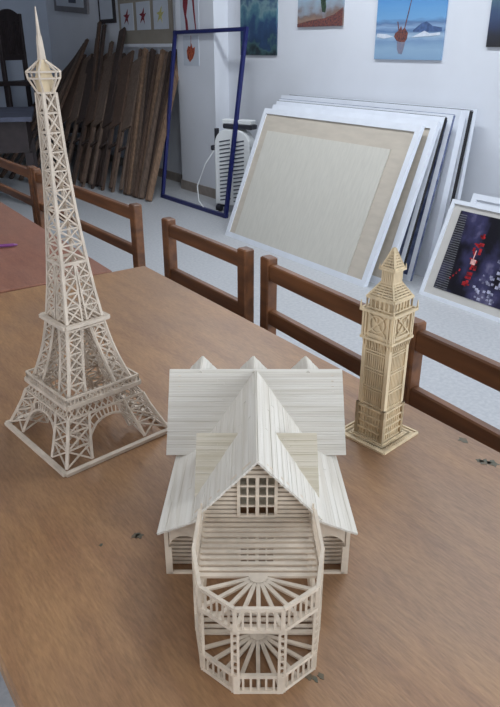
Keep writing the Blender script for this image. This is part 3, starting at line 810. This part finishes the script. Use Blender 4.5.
# tan display board with six drawings behind the planks
def display_board():
    t=thing('display_board','beige display board of small insect-like drawings above the leaning planks','board',(X1,6.60,1.255))
    hw=.56
    MB().box(-.02,-.001,-hw,hw,.03,.86).build('panel','board_tan',t)
    MB().box(-.035,-.001,-hw,hw,0,.03).build('ledge','white_frame',t)
    for r in range(2):
        for c in range(3):
            y=.36-c*.36; z=.155+r*.30
            s=MB().box(-.023,-.019,y-.145,y+.145,z,z+.25).build('paper_sheet','paper',t)
            mb=MB(); x=-.0232; k='yellow_ink' if c==2 else 'red_ink'
            patch(mb,[(y+.02,z+.09),(y+.07,z+.06),(y+.03,z+.12),(y+.08,z+.14),(y+.02,z+.15),(y-.03,z+.20),(y-.02,z+.14),(y-.07,z+.15),(y-.02,z+.11),(y-.03,z+.05),(y+.0,z+.09)],x)
            mb.build('ink_drawing',k,s)
display_board()
w=wall_picture('picture_frame','small grey framed picture high on the dim wall, left of the planks','frame',7.95,8.95,1.63,1.95,'frame_wood',X1,.03,R(4))
MB().box(-.032,-.029,-.42,.42,.06,.30).build('picture','paper',w)
MB().box(-.034,-.031,-.20,.02,.10,.28).build('dark_figure','dusty',w)
w=wall_picture('picture_frame','narrow dark rimmed frame on the dim wall above the planks','frame',7.26,7.66,1.49,1.95,'dark_wood',X1,.02)
MB().box(-.023,-.019,-.155,.155,.04,.42).build('picture','paper',w)

# ------------------------------------------------------------ leaning planks
random.seed(21)
GP='old wooden planks leaning on the right wall'
def plank(label, b, tpt, w, th, m, name='wooden_plank', legs=False, group=GP):
    b=Vector(b); tp=Vector(tpt); d=(tp-b)
    t=thing(name,label,'plank' if not legs else 'easel',tuple(b),0,group)
    side=V(0,1,0); side=(side-d.normalized()*side.dot(d.normalized())).normalized()
    if not legs:
        bpy.data.objects.remove(t)
        o=MB().bar((0,0,0),d,w,th,up=d.cross(side)).build(name,m,None,False,tuple(b))
        return tag(o,label,'plank',group)
    nrm=d.cross(side).normalized()
    if nrm.x>0: nrm=-nrm
    for s in (-1,1): MB().bar(side*s*w*.36,d*.985+side*s*w*.36,.030,.024,up=nrm).build('leg',m,t)
    p0=d*.44+nrm*.02; p1=d*.97+nrm*.02
    MB().bar(p0,p1,w,.016,up=nrm).build('board',m,t)
    MB().bar(d*.30-side*w*.36+nrm*.018,d*.30+side*w*.36+nrm*.018,.03,.012,up=nrm).build('cross_rail',PL[2],t)
    return t
def foot(s):  # s 0..1 right to left
    a=[(2.72,5.38),(2.66,5.85),(2.47,6.45),(2.25,6.95)]
    k=min(2,int(s*3)); u=s*3-k
    return (a[k][0]+(a[k+1][0]-a[k][0])*u, a[k][1]+(a[k+1][1]-a[k][1])*u)
# right hand run of long planks
for i in range(10):
    s=i*.030; fx,fy=foot(s); 
    fx+=random.uniform(-.02,.06)
    topy=5.83+i*.09
    plank('long bare brown plank in the right run beside the blue frame',(fx,fy,.01),(3.37,topy+random.uniform(-.02,.02),1.20+random.uniform(-.02,.035)),.035,.05,PL[[3,0,2,1][i%4]],group='long planks in the run beside the blue frame')
# folded easels with broad boards
for i in range(8):
    s=.36+i*.075; fx,fy=foot(s)
    plank('folded wooden easel board with two legs, leaning in the middle of the plank pile',(fx,fy,.012),(3.33-.004*i,6.62+i*.20,1.18+random.uniform(-.03,.03)),.20,.03,PL[[1,0,2][i%3]],'folded_easel',True,group='folded easels leaning at the middle of the pile')
# tall ones sticking up
for i,(fy,ty,tz,w) in enumerate([(6.3,7.05,1.42,.10),(6.45,7.35,1.30,.05),(6.55,7.5,1.47,.05),(6.62,7.62,1.50,.045),(6.7,7.7,1.35,.06)]):
    plank('tall dark plank sticking up above the pile behind the easels',(2.62,fy,.01),(3.385,ty,tz),w,.03,PL[[2,1,2,0,1][i]],group='tall planks sticking up above the pile')
# steeply leaning pair and slats at left
for i in range(7):
    y=6.95+i*.13
    plank('thin brown plank leaning at a steep slant at the left end of the pile',(2.18-.06*i,y,.01),(3.36,7.95+.07*i,1.33-.035*i),.045,.03,PL[[0,1,2,0,2,1,0][i]],group='slanting planks at the left end of the pile')

# ------------------------------------------------------------ dark furniture far left
def carved_chair(label, loc, rz):
    t=thing('carved_chair',label,'chair',loc,rz)
    w=.21
    for s in (-1,1):
        MB().box(s*w-.022,s*w+.022,.17,.215,0,1.18,.004).build('rear_post','dark_wood',t)
        MB().box(s*w-.022,s*w+.022,-.22,-.175,0,.44,.004).build('front_leg','dark_wood',t)
    MB().box(-w-.03,w+.03,-.24,.215,.44,.485,.006).build('seat','dark_wood',t)
    mb=MB(); pts=[(-w,1.10)]+[(-w+2*w*k/10,1.16+.06*math.sin(math.pi*k/10)) for k in range(11)]+[(w,1.10)]
    mb.prism([V(a,.18,b) for a,b in pts],[V(a,.205,b) for a,b in pts]).build('crest_rail','dark_wood',t)
    MB().box(-w,w,.182,.203,.70,.76).build('lower_rail','dark_wood',t)
    mb=MB()
    for k in range(5): x=-.14+.07*k; mb.box(x-.026,x+.026,.187,.2,.76,1.12)
    mb.build('spindles','dark_wood',t)
    return t
carved_chair('dark carved tall back wooden chair in the far left corner',(2.72,8.15,.42),R(38))
t=thing('storage_platform','low dark wooden platform carrying the carved chairs in the far left corner','platform',(2.6,8.35,0))
MB().box(-1.1,.75,-.75,.85,.37,.42).build('deck','dark_wood',t)
for sx in (-1.05,.70):
    for sy in (-.70,.80): MB().box(sx-.03,sx+.03,sy-.03,sy+.03,0,.37).build('leg','dark_wood',t)
carved_chair('dark wooden chair cut off by the left edge, beside the carved chair',(2.16,8.20,.42),R(30))
t=thing('work_table','dark work table with dusty blue grey top at the far left','table',(1.75,6.35,0),R(-20))
MB().box(-.35,.33,-.55,.55,.70,.735).build('tabletop','dusty',t)
MB().box(-.30,.28,-.5,.5,.45,.70).build('drawer_box','dark_wood',t)
for sx in (-.29,.27):
    for sy in (-.48,.48): MB().box(sx-.03,sx+.03,sy-.03,sy+.03,0,.45).build('leg','dark_wood',t)

# ------------------------------------------------------------ lights
def area(name, loc, rot, sx, sy, e, col):
    l=bpy.data.lights.new(name,'AREA'); l.shape='RECTANGLE'; l.size=sx; l.size_y=sy; l.energy=e; l.color=col
    o=bpy.data.objects.new(name,l); C.objects.link(o); o.location=loc; o.rotation_euler=rot; return o
area('daylight_near_window',(1.65,Y0-.02,1.7),(R(90),0,0),2.7,1.45,95,(.86,.93,1.0))
area('added_left_window_light',(X0-.02,.7,1.7),(0,R(-90),0),1.45,3.6,34,(.97,.98,1.0))  # lamp of the added left window, there to light the table
M['tube']=mat('added_light_housing',(230,230,230),.5,.02,10)
for n,(lx,ly,e) in enumerate([(2.35,1.2,34),(2.35,3.4,40)]):  # unseen ceiling lamps, added to brighten the right wall and floor
    t=thing('added_ceiling_light','unseen ceiling light added to brighten wall and floor, '+('nearer the camera' if n==0 else 'above the stacked frames'),'ceiling light',(lx,ly,H))
    MB().box(-.12,.12,-.65,.65,-.07,0,.01).build('housing','tube',t)
    area('added_ceiling_fill',(lx,ly,H-.075),(0,0,0),.2,1.25,e,(.88,.94,1.0))
w=bpy.data.worlds.new('sky'); bpy.context.scene.world=w; w.use_nodes=True
nt=w.node_tree; sk=nt.nodes.new('ShaderNodeTexSky'); sk.sky_type='NISHITA'; sk.sun_disc=False; sk.sun_elevation=R(40)
nt.links.new(sk.outputs[0], nt.nodes['Background'].inputs[0]); nt.nodes['Background'].inputs[1].default_value=.12

# ------------------------------------------------------------ camera
cd=bpy.data.cameras.new('camera'); co=bpy.data.objects.new('camera',cd); C.objects.link(co)
cd.sensor_fit='VERTICAL'; cd.sensor_height=24; cd.lens=24*665/707; cd.clip_start=.02
p=R(24.7)
co.location=(0,0,1.25); co.rotation_euler=(R(90)-p,0,-YAW)
sc=bpy.context.scene; sc.camera=co
sc.view_settings.view_transform='Standard'; sc.view_settings.look='None'; sc.view_settings.gamma=1; sc.view_settings.use_curve_mapping=False
sc.view_settings.exposure=0.0
